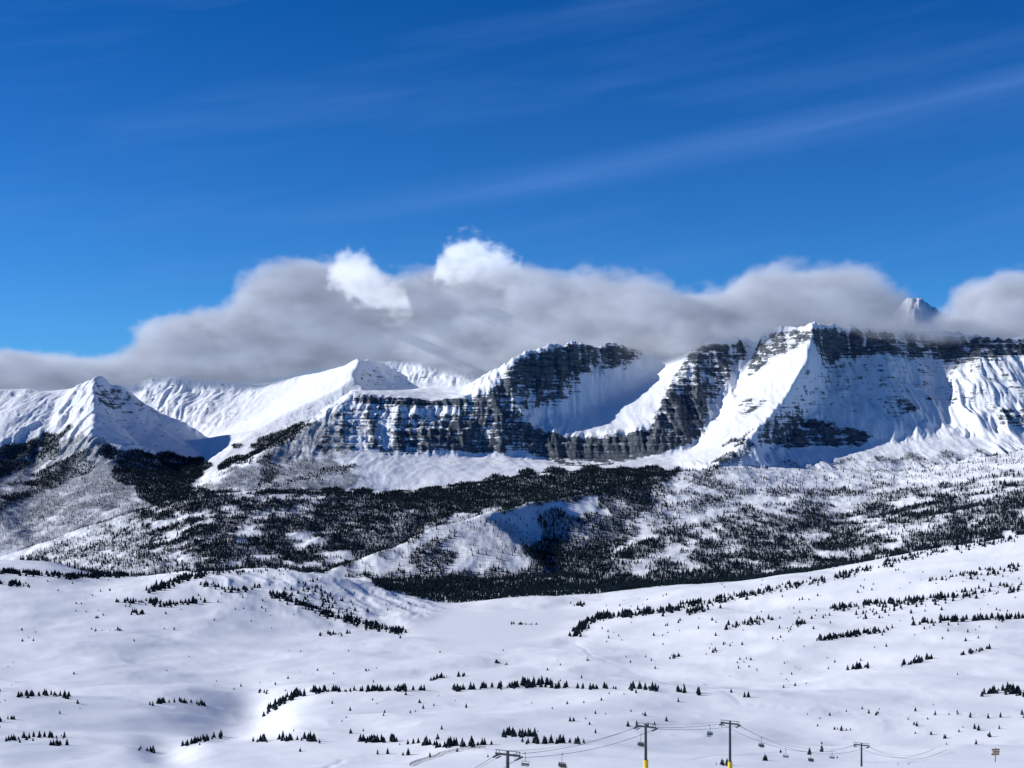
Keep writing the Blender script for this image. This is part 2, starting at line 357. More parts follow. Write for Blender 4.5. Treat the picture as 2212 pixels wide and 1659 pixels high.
mT,nt,bs=newmat('snow_and_rock')
geo=N(nt,'ShaderNodeNewGeometry'); pos=geo.outputs['Position']
ar=N(nt,'ShaderNodeAttribute',attribute_name='rock').outputs['Fac']
af=N(nt,'ShaderNodeAttribute',attribute_name='forest').outputs['Fac']
at_=N(nt,'ShaderNodeAttribute',attribute_name='packed').outputs['Fac']
sep=N(nt,'ShaderNodeSeparateXYZ'); nt.links.new(geo.outputs['Normal'],sep.inputs[0]); nz=sep.outputs[2]
strata=noise(nt,pos,1,5,.65,(1/150,1/150,1/9))
streak=noise(nt,pos,1,5,.62,(1/26,1/260,1/160))
blot=noise(nt,pos,1/42,8,.74)
v=MA(nt,'MULTIPLY_ADD',MA(nt,'SUBTRACT',strata,.5),1.45,MA(nt,'MULTIPLY',ar,1.05))
v=MA(nt,'MULTIPLY_ADD',MA(nt,'SUBTRACT',streak,.5),.8,v)
v=MA(nt,'MULTIPLY_ADD',MA(nt,'SUBTRACT',blot,.5),1.8,v)
v=MA(nt,'MULTIPLY_ADD',MA(nt,'SUBTRACT',.80,nz),.5,v)
gate=MR(nt,ar,.02,.14)
mr=N(nt,'ShaderNodeMapRange',interpolation_type='SMOOTHSTEP'); mr.inputs[1].default_value=.60; mr.inputs[2].default_value=.82; nt.links.new(v,mr.inputs[0])
rmask=MA(nt,'MULTIPLY',mr.outputs[0],gate)
rcol=mixc(nt,MR(nt,noise(nt,pos,1,6,.65,(1/60,1/60,1/14)),.35,.65),(.026,.046,.068),(.15,.16,.175))
snow=mixc(nt,noise(nt,pos,1/90,3),(.86,.885,.925),(.90,.915,.945))
snow=mixc(nt,MA(nt,'MULTIPLY',at_,.22),snow,(.66,.71,.78))
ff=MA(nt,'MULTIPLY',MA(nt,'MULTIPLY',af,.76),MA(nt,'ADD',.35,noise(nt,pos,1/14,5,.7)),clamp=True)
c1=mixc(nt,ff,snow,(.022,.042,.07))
c2=mixc(nt,rmask,c1,rcol)
nt.links.new(c2,bs.inputs['Base Color']); bs.inputs['Roughness'].default_value=.8; bs.inputs['Specular IOR Level'].default_value=.1
bmp=N(nt,'ShaderNodeBump'); bmp.inputs['Distance'].default_value=1.0; bmp.inputs['Strength'].default_value=.5
h=MA(nt,'ADD',MA(nt,'MULTIPLY',noise(nt,pos,1,4,.6,(1/9,1/14,1/9)),.30),MA(nt,'MULTIPLY',MA(nt,'MULTIPLY',blot,7.0),gate))
h=MA(nt,'ADD',h,MA(nt,'MULTIPLY',MA(nt,'MULTIPLY',strata,12.0),rmask))
nt.links.new(h,bmp.inputs['Height']); nt.links.new(bmp.outputs[0],bs.inputs['Normal'])

# terrain mesh
gxv=(ALLX[:,None]*U[None,:]); gyv=ALLY[:,None]*np.ones((1,NC))
V=np.stack([gxv,gyv,ZA],-1).reshape(-1,3)
idx=np.arange(NRA*NC).reshape(NRA,NC)
Q=np.stack([idx[:-1,:-1],idx[:-1,1:],idx[1:,1:],idx[1:,:-1]],-1).reshape(-1,4)
ter=mesh_from('snowy_mountain_terrain',V,Q,mT,True)
for nm,arr in (('rock',RK),('forest',FL),('packed',TRK)):
    at=ter.data.attributes.new(nm,'FLOAT','POINT'); at.data.foreach_set('value',arr.astype(np.float32).ravel())
print('terrain',time.time()-T0)

# ---------------------------------------------------------------- trees
mTree,nt,b=newmat('conifer_needles'); g=N(nt,'ShaderNodeNewGeometry')
c=mixc(nt,noise(nt,g.outputs['Position'],1/25,4,.6),(.005,.011,.018),(.016,.030,.036))
s2=N(nt,'ShaderNodeSeparateXYZ'); nt.links.new(g.outputs['Normal'],s2.inputs[0])
sn=MA(nt,'MULTIPLY',MA(nt,'GREATER_THAN',noise(nt,g.outputs['Position'],1/1.3,2),.62),MA(nt,'GREATER_THAN',s2.outputs[2],.35))
nt.links.new(mixc(nt,MA(nt,'MULTIPLY',sn,.22),c,(.7,.72,.78)),b.inputs['Base Color']); b.inputs['Roughness'].default_value=.95; b.inputs['Specular IOR Level'].default_value=.05
mSnag=simple('burnt_tree_wood',(.03,.042,.06),.9)
def tmpl_far(r):
    vs=[];fs=[]
    for (z0,z1,rad) in ((.06,.62,.20),(.38,1.0,.13)):
        n=5;o=len(vs);ph=r.random()*6
        for k in range(n):
            a=ph+k*2*math.pi/n; q=rad*(.7+.6*r.random()); vs.append((q*math.cos(a),q*math.sin(a),z0+.06*r.random()))
        vs.append((.02*(r.random()-.5),.02*(r.random()-.5),z1))
        for k in range(n): fs.append((o+k,o+(k+1)%n,o+n))
    return np.array(vs),np.array(fs)
def tmpl_near(r):
    vs=[];fs=[]
    n=4;  # trunk
    for k in range(n):
        a=k*math.pi/2; vs.append((.022*math.cos(a),.022*math.sin(a),-.05))
    vs.append((0,0,.9))
    for k in range(n): fs.append((k,(k+1)%n,4))
    T=8
    for t in range(T):
        f=t/(T-1); zb=.05+.82*f+.02*(r.random()-.5); rad=(.20*(1-f)**.8+.025); h=.20*(1-f)+.11
        n=10;o=len(vs);ph=r.random()*6
        for k in range(n):
            a=ph+k*2*math.pi/n; q=rad*((1.0 if k%2 else .5)+.45*(r.random()-.3)); vs.append((q*math.cos(a),q*math.sin(a),zb-.03*q/rad+.02*(r.random()-.5)))
        vs.append((0,0,min(1,zb+h)))
        for k in range(n): fs.append((o+k,o+(k+1)%n,o+n))
    return np.array(vs),np.array(fs)
def tmpl_snag(r):
    vs=[];fs=[]
    for k in range(3):
        a=k*2.094+r.random(); vs.append((.02*math.cos(a),.02*math.sin(a),-.03))
    vs.append((.03*(r.random()-.5),.03*(r.random()-.5),1)); fs+=[(0,1,3),(1,2,3),(2,0,3)]
    for k in range(5):
        z=.35+.55*r.random(); a=r.random()*6.28; L=.09*(1.1-z)+.03; o=len(vs)
        vs+= [(0,0,z-.012),(0,0,z+.012),(L*math.cos(a),L*math.sin(a),z-.02)]; fs.append((o,o+1,o+2))
    return np.array(vs),np.array(fs)
def plant(name,pts,hs,ws,tm,mat):
    pts=np.asarray(pts,float)
    if len(pts)==0: return
    which=rng.integers(0,len(tm),len(pts)); Vs=[];Fs=[];off=0
    for i,(tv,tf) in enumerate(tm):
        m=which==i; p=pts[m]; k=len(p)
        if k==0: continue
        a=rng.random(k)*6.28; ca=np.cos(a)[:,None];sa=np.sin(a)[:,None]; w=ws[m][:,None];h=hs[m][:,None]
        x=(tv[:,0]*ca-tv[:,1]*sa)*w+p[:,0:1]; y=(tv[:,0]*sa+tv[:,1]*ca)*w+p[:,1:2]; z=tv[:,2]*h+p[:,2:3]
        Vs.append(np.stack([x,y,z],-1).reshape(-1,3)); Fs.append((tf[None]+np.arange(k)[:,None,None]*len(tv)+off).reshape(-1,3)); off+=k*len(tv)
    return mesh_from(name,np.vstack(Vs),np.vstack(Fs),mat)
rr=random.Random(5)
TF=[tmpl_far(rr) for _ in range(8)]; TN=[tmpl_near(rr) for _ in range(8)]; TS=[tmpl_snag(rr) for _ in range(6)]
NCAND=820000
yy=np.sqrt(rng.random(NCAND)*(8300.**2-2950.**2)+2950.**2); uu=rng.uniform(-.45,.45,NCAND); xx=uu*yy
zz=ground(xx,yy); cb=uu*F+B0; ca_=A0-zz/yy*F
dc,ds=forest_density(cb,ca_,xx,yy)
q=rng.random(NCAND)
mc=(q<dc*.66); msn=(~mc)&(rng.random(NCAND)<ds*.45)
def hw(m,lo,hi):
    h=rng.uniform(lo,hi,m.sum())*(1+.25*fbm(xx[m]/90,yy[m]/90,2,80)); return h
h=hw(mc,6,13.5); plant('conifer_forest',np.stack([xx,yy,zz-.3],-1)[mc],h,h*rng.uniform(.7,1.05,len(h)),TF,mTree)
h=hw(msn,8,15); plant('burnt_forest',np.stack([xx,yy,zz-.3],-1)[msn],h,h*1.5,TS,mSnag)
print('far trees',mc.sum(),msn.sum(),time.time()-T0)

# meadow groves: lines on the snow in image pixels, number, spread, height
G=[([(40,1506),(90,1500),(150,1508)],38,5,5.5),([(320,1526),(370,1516),(440,1524)],34,5,5.5),
([(572,1548),(600,1524),(640,1503),(690,1495)],90,6,7),([(690,1495),(800,1493),(915,1493)],75,3,6.5),
([(925,1472),(960,1464),(1010,1462)],26,3,6),([(965,1494),(1100,1486),(1230,1486)],60,4,7),([(1110,1482),(1190,1480)],26,3,8.5),([(1230,1488),(1400,1490),(1510,1500)],52,4,7),
([(400,1612),(440,1600),(490,1592)],30,5,5),([(540,1606),(620,1600),(690,1602)],26,6,5.5),([(775,1604),(860,1603)],34,3,5),([(890,1608),(960,1614),(1060,1612)],40,4,5),
([(1080,1590),(1150,1592)],24,4,5.5),([(1130,1606),(1260,1606)],26,5,5),
([(690,1372),(750,1370)],30,5,7),([(580,1282),(640,1305),(700,1328),(780,1350),(875,1370)],420,9,9),([(250,1302),(350,1305)],60,6,9),([(325,1280),(380,1258),(435,1243)],200,8,10),([(340,1313),(440,1300)],60,6,9),
([(430,1262),(500,1280),(560,1270)],70,8,8),([(640,1262),(760,1330)],100,24,8),([(440,1240),(660,1232)],80,10,7),([(280,1325),(310,1328)],24,4,7),
([(-60,1240),(0,1238),(130,1245)],240,6,10),([(0,1262),(60,1268)],60,6,9),([(130,1250),(200,1246),(280,1244)],280,6,10),
([(1240,1378),(1262,1352),(1300,1335),(1370,1328)],260,8,9.5),([(1370,1328),(1450,1320),(1520,1302)],200,8,9),([(1480,1330),(1560,1298),(1640,1282)],140,10,9),([(1640,1282),(1800,1250),(1990,1200),(2212,1160)],320,12,8.5),
([(1100,1350),(1160,1350)],24,3,5),([(1765,1388),(1810,1378),(1900,1366)],90,5,8),([(1795,1318),(1860,1308),(1960,1302),(2060,1290)],160,7,8.5),([(1980,1348),(2060,1342),(2212,1338)],110,7,8),
([(1830,1448),(1880,1442)],24,4,6.5),([(1950,1438),(2010,1426)],24,4,6.5),([(2070,1418),(2140,1402)],18,4,6),([(2120,1506),(2170,1494),(2215,1508)],44,6,7),
([(1440,1425),(1480,1418)],9,4,6),([(1525,1415),(1545,1410)],6,3,6),([(1560,1360),(1670,1338)],44,8,8),([(1700,1360),(1740,1340)],26,8,7),([(1230,1310),(1260,1308)],24,4,8),
([(180,1365),(270,1362)],14,4,5),([(140,1595),(60,1592)],14,8,4.5),([(0,1560),(30,1556)],8,4,4.5),([(0,1597),(60,1600)],14,8,4.5),([(100,1608),(150,1612)],10,5,4.5),([(300,1620),(340,1628)],10,5,4.5),
([(1100,1438),(1060,1432)],8,3,5.5),([(800,1448),(790,1450)],3,2,5),([(1780,1577),(1840,1580)],8,3,4),([(1545,1652),(1580,1655)],6,2,3.2),([(1630,1640),(1665,1645)],4,2,3.5),([(2010,1255),(2200,1230)],80,12,7.5),([(1850,1330),(2212,1265)],110,20,7.5),([(1500,1398),(1700,1385)],8,10,5),
([(580,1500),(560,1497)],3,2,5),([(1600,1510),(1620,1505)],3,3,5)]
pts=[];hs=[]
def put(b,a,hgt):
    L=locate(b,a)
    if L is None: return
    x,y=L
    if y>3100: return
    pts.append((x,y,float(ground(x,y))-.15)); hs.append(hgt)
for line,n,sp,hh in G:
    cum=[0]
    for i in range(len(line)-1): cum.append(cum[-1]+math.hypot(line[i+1][0]-line[i][0],line[i+1][1]-line[i][1]))
    for _ in range(n):
        t=rr.random()*cum[-1]
        t+=8*math.sin(t*.12)
        b=np.interp(t,cum,[p[0] for p in line])+rr.gauss(0,sp*.7); a=np.interp(t,cum,[p[1] for p in line])+rr.gauss(0,sp*.32)
        put(b,a,hh*rr.uniform(.4,1.2))
for _ in range(2300):
    b=rr.uniform(-100,2300); a=rr.uniform(1225,1640)
    L=locate(b,a)
    if L is None or L[1]>3050 or L[1]<600: continue
    n=float(fbm(np.array(L[0]/200),np.array(L[1]/260),3,90))
    if 880<b<1260 and 1300<a<1400: continue
    pr=.03+2.0*max(0,n-.06)
    if b>1300 and a<1400: pr+=.32
    if b<1000 and a<1330: pr+=.14
    if rr.random()<pr: put(b,a,rr.uniform(1.4,4.6) if a>1400 else rr.uniform(2.5,6.5))
hs=np.array(hs); plant('conifer_grove',pts,hs,hs*rng.uniform(1.1,1.7,len(hs)),TN,mTree)
print('meadow trees',len(pts),time.time()-T0)

# ---------------------------------------------------------------- cloud bank
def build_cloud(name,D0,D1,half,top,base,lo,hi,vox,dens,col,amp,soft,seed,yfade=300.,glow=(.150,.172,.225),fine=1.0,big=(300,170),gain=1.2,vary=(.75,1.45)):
    ng=bpy.data.node_groups.new(name,'GeometryNodeTree'); ng.interface.new_socket('Geometry',in_out='OUTPUT',socket_type='NodeSocketGeometry')
    out=ng.nodes.new('NodeGroupOutput'); vcb=ng.nodes.new('GeometryNodeVolumeCube'); sm_=ng.nodes.new('GeometryNodeSetMaterial')
    p=ng.nodes.new('GeometryNodeInputPosition').outputs[0]; sp=ng.nodes.new('ShaderNodeSeparateXYZ'); ng.links.new(p,sp.inputs[0]); X_,Y_,Z_=sp.outputs
    # the bank lies along a line that runs from distance D0 in the west to D1 in the east
    cen=MR(ng,X_,-900.,900.,D0,D1)
    s=MA(ng,'DIVIDE',MA(ng,'ADD',MA(ng,'MULTIPLY',MA(ng,'DIVIDE',X_,cen),F),B0+400.),3000.)
    def curve(tab):
        fc_=ng.nodes.new('ShaderNodeFloatCurve'); c=fc_.mapping.curves[0]
        pts_=[((b+400)/3000.,(A0-a)/600.) for b,a in tab]
        c.points[0].location=pts_[0]; c.points[1].location=pts_[-1]
        for q in pts_[1:-1]: c.points.new(*q)
        for q in c.points: q.handle_type='AUTO_CLAMPED'
        fc_.mapping.use_clip=False; fc_.mapping.update()
        ng.links.new(s,fc_.inputs[1]); return MA(ng,'MULTIPLY',MA(ng,'MULTIPLY',fc_.outputs[0],600./F),cen)
    T_=curve(top);B_=curve(base)
    s_t,s_b=soft
    f=MA(ng,'MINIMUM',MA(ng,'DIVIDE',MA(ng,'SUBTRACT',T_,Z_),s_t),MA(ng,'DIVIDE',MA(ng,'SUBTRACT',Z_,B_),s_b))
    yd=MA(ng,'DIVIDE',MA(ng,'SUBTRACT',half,MA(ng,'ABSOLUTE',MA(ng,'SUBTRACT',Y_,cen))),yfade)
    f=MA(ng,'MINIMUM',f,yd)
    f=MA(ng,'MINIMUM',f,.9)
    def nz_(sc3,det,sd):
        mp=ng.nodes.new('ShaderNodeVectorMath'); mp.operation='MULTIPLY_ADD'; ng.links.new(p,mp.inputs[0]); mp.inputs[1].default_value=sc3; mp.inputs[2].default_value=(sd,sd*2,sd*3)
        n=ng.nodes.new('ShaderNodeTexNoise'); ng.links.new(mp.outputs[0],n.inputs['Vector']); n.inputs['Scale'].default_value=1; n.inputs['Detail'].default_value=det; n.inputs['Roughness'].default_value=.6
        return MA(ng,'SUBTRACT',n.outputs[0],.5)
    f=MA(ng,'ADD',f,MA(ng,'MULTIPLY',nz_((1/big[0],1/big[0],1/big[1]),5,seed),amp))
    f=MA(ng,'ADD',f,MA(ng,'MULTIPLY',nz_((1/85,1/110,1/50),4,seed+5),fine))
    f=MA(ng,'MULTIPLY',f,gain,clamp=True)
    ng.links.new(f,vcb.inputs['Density'])
    vcb.inputs['Min'].default_value=lo; vcb.inputs['Max'].default_value=hi
    vcb.inputs['Resolution X'].default_value=int((hi[0]-lo[0])/vox); vcb.inputs['Resolution Y'].default_value=int((hi[1]-lo[1])/vox/1.5); vcb.inputs['Resolution Z'].default_value=int((hi[2]-lo[2])/vox)
    m=bpy.data.materials.new(name+'_vapour'); m.use_nodes=True; nt=m.node_tree; nt.nodes.clear()
    o=nt.nodes.new('ShaderNodeOutputMaterial'); pv=nt.nodes.new('ShaderNodeVolumePrincipled'); nt.links.new(pv.outputs[0],o.inputs['Volume'])
    pv.inputs['Color'].default_value=(*col,1); pv.inputs['Density'].default_value=dens
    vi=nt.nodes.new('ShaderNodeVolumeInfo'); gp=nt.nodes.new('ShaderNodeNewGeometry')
    # added emission stands in for multiply scattered sunlight, mottled by noise
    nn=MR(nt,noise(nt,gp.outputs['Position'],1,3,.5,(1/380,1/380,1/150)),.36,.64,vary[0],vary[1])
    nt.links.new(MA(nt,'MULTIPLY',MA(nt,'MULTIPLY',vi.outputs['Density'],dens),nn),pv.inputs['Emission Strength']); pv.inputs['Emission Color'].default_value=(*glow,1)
    m.cycles.volume_step_rate=2.4
    ng.links.new(vcb.outputs[0],sm_.inputs[0]); sm_.inputs['Material'].default_value=m; ng.links.new(sm_.outputs[0],out.inputs[0])
    me=bpy.data.meshes.new(name); me.materials.append(m); ob=bpy.data.objects.new(name,me); scene.collection.objects.link(ob)
    md=ob.modifiers.new('cloud','NODES'); md.node_group=ng
    return ob
TOP=[(-400,770),(-50,765),(0,760),(100,764),(200,772),(290,764),(340,694),(400,682),(500,670),(540,607),(600,582),(700,572),(760,572),(860,602),(960,592),(1050,588),(1200,590),(1300,602),(1400,612),(1480,634),(1560,634),(1600,596),(1660,583),(1800,583),(1870,605),(1925,652),(1960,690),(2010,700),(2055,688),(2090,622),(2130,598),(2600,593)]
BAS=[(-400,856),(0,852),(200,848),(350,844),(400,838),(600,826),(700,804),(778,790),(860,796),(950,806),(1050,816),(1100,800),(1150,786),(1250,772),(1400,774),(1550,754),(1700,734),(1760,728),(1820,738),(1900,746),(2100,756),(2600,758)]
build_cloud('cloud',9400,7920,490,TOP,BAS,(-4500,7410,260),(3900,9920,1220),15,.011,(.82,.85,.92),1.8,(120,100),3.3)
P1=[(-400,900),(660,720),(715,590),(765,545),(820,590),(880,628),(910,720),(2600,900)]
Q1=[(-400,800),(660,600),(715,612),(765,650),(820,668),(880,680),(910,660),(2600,800)]
build_cloud('cloud',8700,8700,150,P1,Q1,(-1400,8480,720),(-450,8920,1280),10,.009,(.95,.96,.98),2.4,(110,110),8.1,140.,(.44,.48,.56),2.2,(110,75),1.3,(.8,1.2))  # white puff: stronger added glow stands in for sunlight on it
P2=[(-400,900),(900,720),(945,560),(1010,518),(1070,535),(1130,580),(1170,680),(2600,900)]
Q2=[(-400,800),(900,590),(945,608),(1010,625),(1070,632),(1130,640),(1170,610),(2600,800)]
build_cloud('cloud',8500,8500,150,P2,Q2,(-680,8280,800),(260,8720,1340),10,.009,(.95,.96,.98),2.4,(110,110),5.4,140.,(.44,.48,.56),2.2,(110,75),1.3,(.8,1.2))  # second puff, its sunlit white also put in as emission
print('cloud',time.time()-T0)

# ---------------------------------------------------------------- chairlift
mSteel=simple('galvanised_steel',(.045,.055,.065),.5,.3); mYel=simple('yellow_pad',(.75,.52,.02),.6); mCab=simple('cable_steel',(.05,.05,.06),.5,.4)
mBlk=simple('black_plastic',(.02,.02,.025),.5)
def box(vs,fs,c,s,R=None):
    o=len(vs)
    for dx in(-.5,.5):
        for dy in(-.5,.5):
            for dz in(-.5,.5):
                p=Vector((dx*s[0],dy*s[1],dz*s[2]));
                if R: p=R@p
                vs.append(tuple(Vector(c)+p))
    for f in((0,1,3,2),(4,6,7,5),(0,4,5,1),(2,3,7,6),(0,2,6,4),(1,5,7,3)): fs.append(tuple(o+i for i in f))
def tube(vs,fs,a,b,r0,r1=None,n=10):
    r1=r0 if r1 is None else r1; a=Vector(a);b=Vector(b);d=(b-a).normalized(); x=d.orthogonal().normalized();y=d.cross(x);o=len(vs)
    for c,r in((a,r0),(b,r1)):
        for k in range(n):
            t=k*2*math.pi/n; vs.append(tuple(c+x*r*math.cos(t)+y*r*math.sin(t)))
    for k in range(n): fs.append((o+k,o+(k+1)%n,o+n+(k+1)%n,o+n+k))
    fs.append(tuple(o+k for k in range(n-1,-1,-1))); fs.append(tuple(o+n+k for k in range(n)))
def part(name,vs,fs,mat,parent,bev=0):
    me=bpy.data.meshes.new(name); me.from_pydata(vs,[],fs); me.update(); me.materials.append(mat)
    ob=bpy.data.objects.new(name,me); scene.collection.objects.link(ob); ob.parent=parent
    if bev: m=ob.modifiers.new('b','BEVEL'); m.width=bev; m.segments=2
    return ob
def empty(name,loc,rz=0):
    e=bpy.data.objects.new(name,None); scene.collection.objects.link(e); e.location=loc; e.rotation_euler=(0,0,rz); e.empty_display_size=.5; return e
TW=[]
for b,a,d in ((1097,1622,320),(1395,1563,400),(1577,1557,445),(1861,1605,580)):
    x=(b-B0)/F*d; z=(A0-a)/F*d; TW.append(Vector((x,d,z)))
HALF=3.0
dirs=[]
for i,t in enumerate(TW):
    a=TW[max(0,i-1)];b=TW[min(3,i+1)]; d=(b-a); d.z=0; dirs.append(d.normalized())
ends=[]
for i,t in enumerate(TW):
    g=float(ground(t.x,t.y)); H=t.z-g; rz=math.atan2(dirs[i].y,dirs[i].x)-math.pi/2
    e=empty('chairlift_tower',(t.x,t.y,g),rz)
    vs,fs=[],[]; tube(vs,fs,(0,0,-1),(0,0,H-.9),.46,.34,16); part('mast',vs,fs,mSteel,e)
    if i<3:
        vs,fs=[],[]; tube(vs,fs,(0,0,-.3),(0,0,2.4),.7,.7,16); part('yellow_padding',vs,fs,mYel,e)
    vs,fs=[],[]; box(vs,fs,(0,0,H-.9),(6.4,.4,.45)); 
    box(vs,fs,(0,0,H),(6.0,.14,.14)); box(vs,fs,(0,.0,H-.45),(.5,.5,.7))
    for sx in(-1,1):
        for k in (2.2,3.0): box(vs,fs,(sx*k,0,H-.4),(.1,.1,.8))
        box(vs,fs,(sx*2.6,0,H-.02),(1.2,.5,.08))
    part('crossarm',vs,fs,mSteel,e,.02)
    vs,fs=[],[]
    for sx in(-1,1):
        box(vs,fs,(sx*HALF,0,H-1.3),(.16,3.2,.18)); box(vs,fs,(sx*HALF,0,H-1.1),(.2,.3,.5))
        for k in range(8):
            y=-1.5+k*.43; tube(vs,fs,(sx*HALF-.07,y,H-1.45),(sx*HALF+.07,y,H-1.45),.2,.2,12)
        box(vs,fs,(sx*(HALF-.55),0,H-1.75),(.5,2.6,.05))
        for k in (-1.2,1.2): box(vs,fs,(sx*(HALF-.55),k,H-1.3),(.05,.05,.9))
    part('sheave_assemblies',vs,fs,mSteel,e)
    vs,fs=[],[]
    for k in range(int(H/.4)): box(vs,fs,(0,-.5,.6+k*.4),(.4,.04,.04))
    for sx in(-.2,.2): box(vs,fs,(sx,-.5,H/2),(.04,.04,H-1))
    part('ladder',vs,fs,mSteel,e)
    perp=Vector((dirs[i].y,-dirs[i].x,0)); ends.append([t+perp*HALF*s+Vector((0,0,-1.25)) for s in(-1,1)])
first=[Vector((ends[0][k].x-dirs[0].x*130,ends[0][k].y-dirs[0].y*130,ends[0][k].z+4)) for k in(0,1)]
last=[Vector((ends[3][k].x+dirs[3].x*150,ends[3][k].y+dirs[3].y*150,ends[3][k].z-30)) for k in(0,1)]
cable_pts=[]
for k in(0,1):
    chain=[first[k]]+[e[k] for e in ends]+[last[k]]; pl=[]
    for i in range(len(chain)-1):
        a,b=chain[i],chain[i+1]; L=(b-a).length; sag=L*L*.00022
        for s in range(16): t=s/16; p=a.lerp(b,t); p.z-=4*sag*t*(1-t); pl.append(p)
    pl.append(chain[-1]); cable_pts.append(pl)
def wire(name,pl,r,mat):
    cu=bpy.data.curves.new(name,'CURVE'); cu.dimensions='3D'; s=cu.splines.new('POLY'); s.points.add(len(pl)-1)
    for q,p in zip(s.points,pl): q.co=(*p,1)
    cu.bevel_depth=r; cu.materials.append(mat); ob=bpy.data.objects.new(name,cu); scene.collection.objects.link(ob); return ob
for pl in cable_pts: wire('haul_cable',pl,.05,mCab)
ctr=[ (a+b)/2+Vector((0,0,1.3)) for a,b in zip(*cable_pts)]; wire('communication_cable',ctr,.03,mCab)

# seated skier built as one skinned body
def skier_mesh(name):
    J=[((0,0,0),.17),((0,-.02,.22),.16),((0,-.02,.45),.19),((0,0,.58),.08),((0,.02,.70),.115),((0,.03,.80),.10),
       ((.24,-.02,.47),.085),((.27,.10,.25),.065),((.20,.34,.16),.055),((.17,.42,.17),.05),
       ((-.24,-.02,.47),.085),((-.27,.10,.25),.065),((-.20,.34,.16),.055),((-.17,.42,.17),.05),
       ((.12,.10,0),.12),((.15,.48,.02),.085),((.15,.52,-.40),.075),((.15,.50,-.48),.075),((.15,.68,-.50),.06),
       ((-.12,.10,0),.12),((-.15,.48,.02),.085),((-.15,.52,-.40),.075),((-.15,.50,-.48),.075),((-.15,.68,-.50),.06)]
    E=[(0,1),(1,2),(2,3),(3,4),(4,5),(2,6),(6,7),(7,8),(8,9),(2,10),(10,11),(11,12),(12,13),(0,14),(14,15),(15,16),(16,17),(17,18),(0,19),(19,20),(20,21),(21,22),(22,23)]
    me=bpy.data.meshes.new(name); me.from_pydata([j[0] for j in J],E,[]); ob=bpy.data.objects.new(name,me); scene.collection.objects.link(ob)
    m=ob.modifiers.new('s','SKIN'); 
    for i,j in enumerate(J): me.skin_vertices[0].data[i].radius=(j[1],j[1]); 
    me.skin_vertices[0].data[0].use_root=True
    ob.modifiers.new('ss','SUBSURF').levels=1
    dg=bpy.context.evaluated_depsgraph_get(); dg.update(); m2=bpy.data.meshes.new_from_object(ob.evaluated_get(dg)); bpy.data.objects.remove(ob); return m2
try: SK=skier_mesh('skier_body')
except Exception as ex: print('skier fail',ex); SK=None
jk=[simple('jacket_%s'%n,c,.8) for n,c in (('black',(.02,.02,.03)),('navy',(.02,.03,.08)),('red',(.16,.02,.02)),('teal',(.02,.10,.11)),('charcoal',(.04,.04,.045)))]
mHel=simple('helmet_shell',(.03,.03,.035),.4); mSki=simple('ski_topsheet',(.05,.05,.06),.4)
def near_pt(k,b):
    for i in range(len(cable_pts[k])-1):
        p,q=cable_pts[k][i],cable_pts[k][i+1]
        bp=p.x/p.y*F+B0; bq=q.x/q.y*F+B0
        if (bp-b)*(bq-b)<=0 and bp!=bq:
            t=(b-bp)/(bq-bp); return p.lerp(q,t),(q-p).normalized()
    return None
CHAIRS=[(1,1215,4,1),(0,1134,0,-1),(1,1385,3,1),(0,1533,3,-1),(1,1645,3,1),(0,1697,0,-1),(1,1752,4,1),(0,1797,0,-1)]
for k,b,n,s in CHAIRS:
    r=near_pt(k,b)
    if r is None: continue
    p,d=r; d=Vector((d.x,d.y,0))*s; rz=math.atan2(d.y,d.x)-math.pi/2
    e=empty('lift_chair',p,rz); 
    vs,fs=[],[]; box(vs,fs,(0,0,.05),(.15,.5,.25)); tube(vs,fs,(0,0,0),(0,-.35,-.9),.06); tube(vs,fs,(0,-.35,-.9),(0,-.35,-2.0),.06); tube(vs,fs,(-.95,-.35,-2.0),(.95,-.35,-2.0),.05); part('hanger',vs,fs,mSteel,e)
    vs,fs=[],[]
    for sx in(-.95,.95): tube(vs,fs,(sx,-.35,-2.0),(sx,-.3,-3.0),.05); tube(vs,fs,(sx,-.3,-3.0),(sx,.25,-3.0),.035); tube(vs,fs,(sx,-.3,-2.5),(sx,.35,-2.6),.03)
    tube(vs,fs,(-.95,.35,-2.6),(.95,.35,-2.6),.03); part('frame',vs,fs,mSteel,e)
    vs,fs=[],[]; box(vs,fs,(0,0,-3.0),(2.0,.5,.08)); part('seat',vs,fs,mBlk,e,.02)
    vs,fs=[],[]; box(vs,fs,(0,-.28,-2.65),(2.0,.06,.45)); part('backrest',vs,fs,mBlk,e,.02)
    for j in range(n):
        if SK is None: break
        off=(-.72+.48*j) if n==4 else (-.5+.5*j)
        w=Matrix.Translation(p)@Matrix.Rotation(rz,4,'Z')@Vector((off,-.08,-2.82))
        se=empty('skier',w,rz)
        m=SK.copy(); m.materials.clear(); m.materials.append(jk[rr.randrange(5)]); o=bpy.data.objects.new('body',m); scene.collection.objects.link(o); o.parent=se
        vs,fs=[],[]
        for zz_,r_ in ((.74,.12),(.82,.11)): tube(vs,fs,(0,.02,zz_),(0,.02,zz_+.08),r_,r_*.75,10)
        part('helmet',vs,fs,mHel,se)
        vs,fs=[],[]
        for sx in(-.15,.15): box(vs,fs,(sx,.65,-.58),(.09,1.65,.03))
        part('skis',vs,fs,mSki,se)

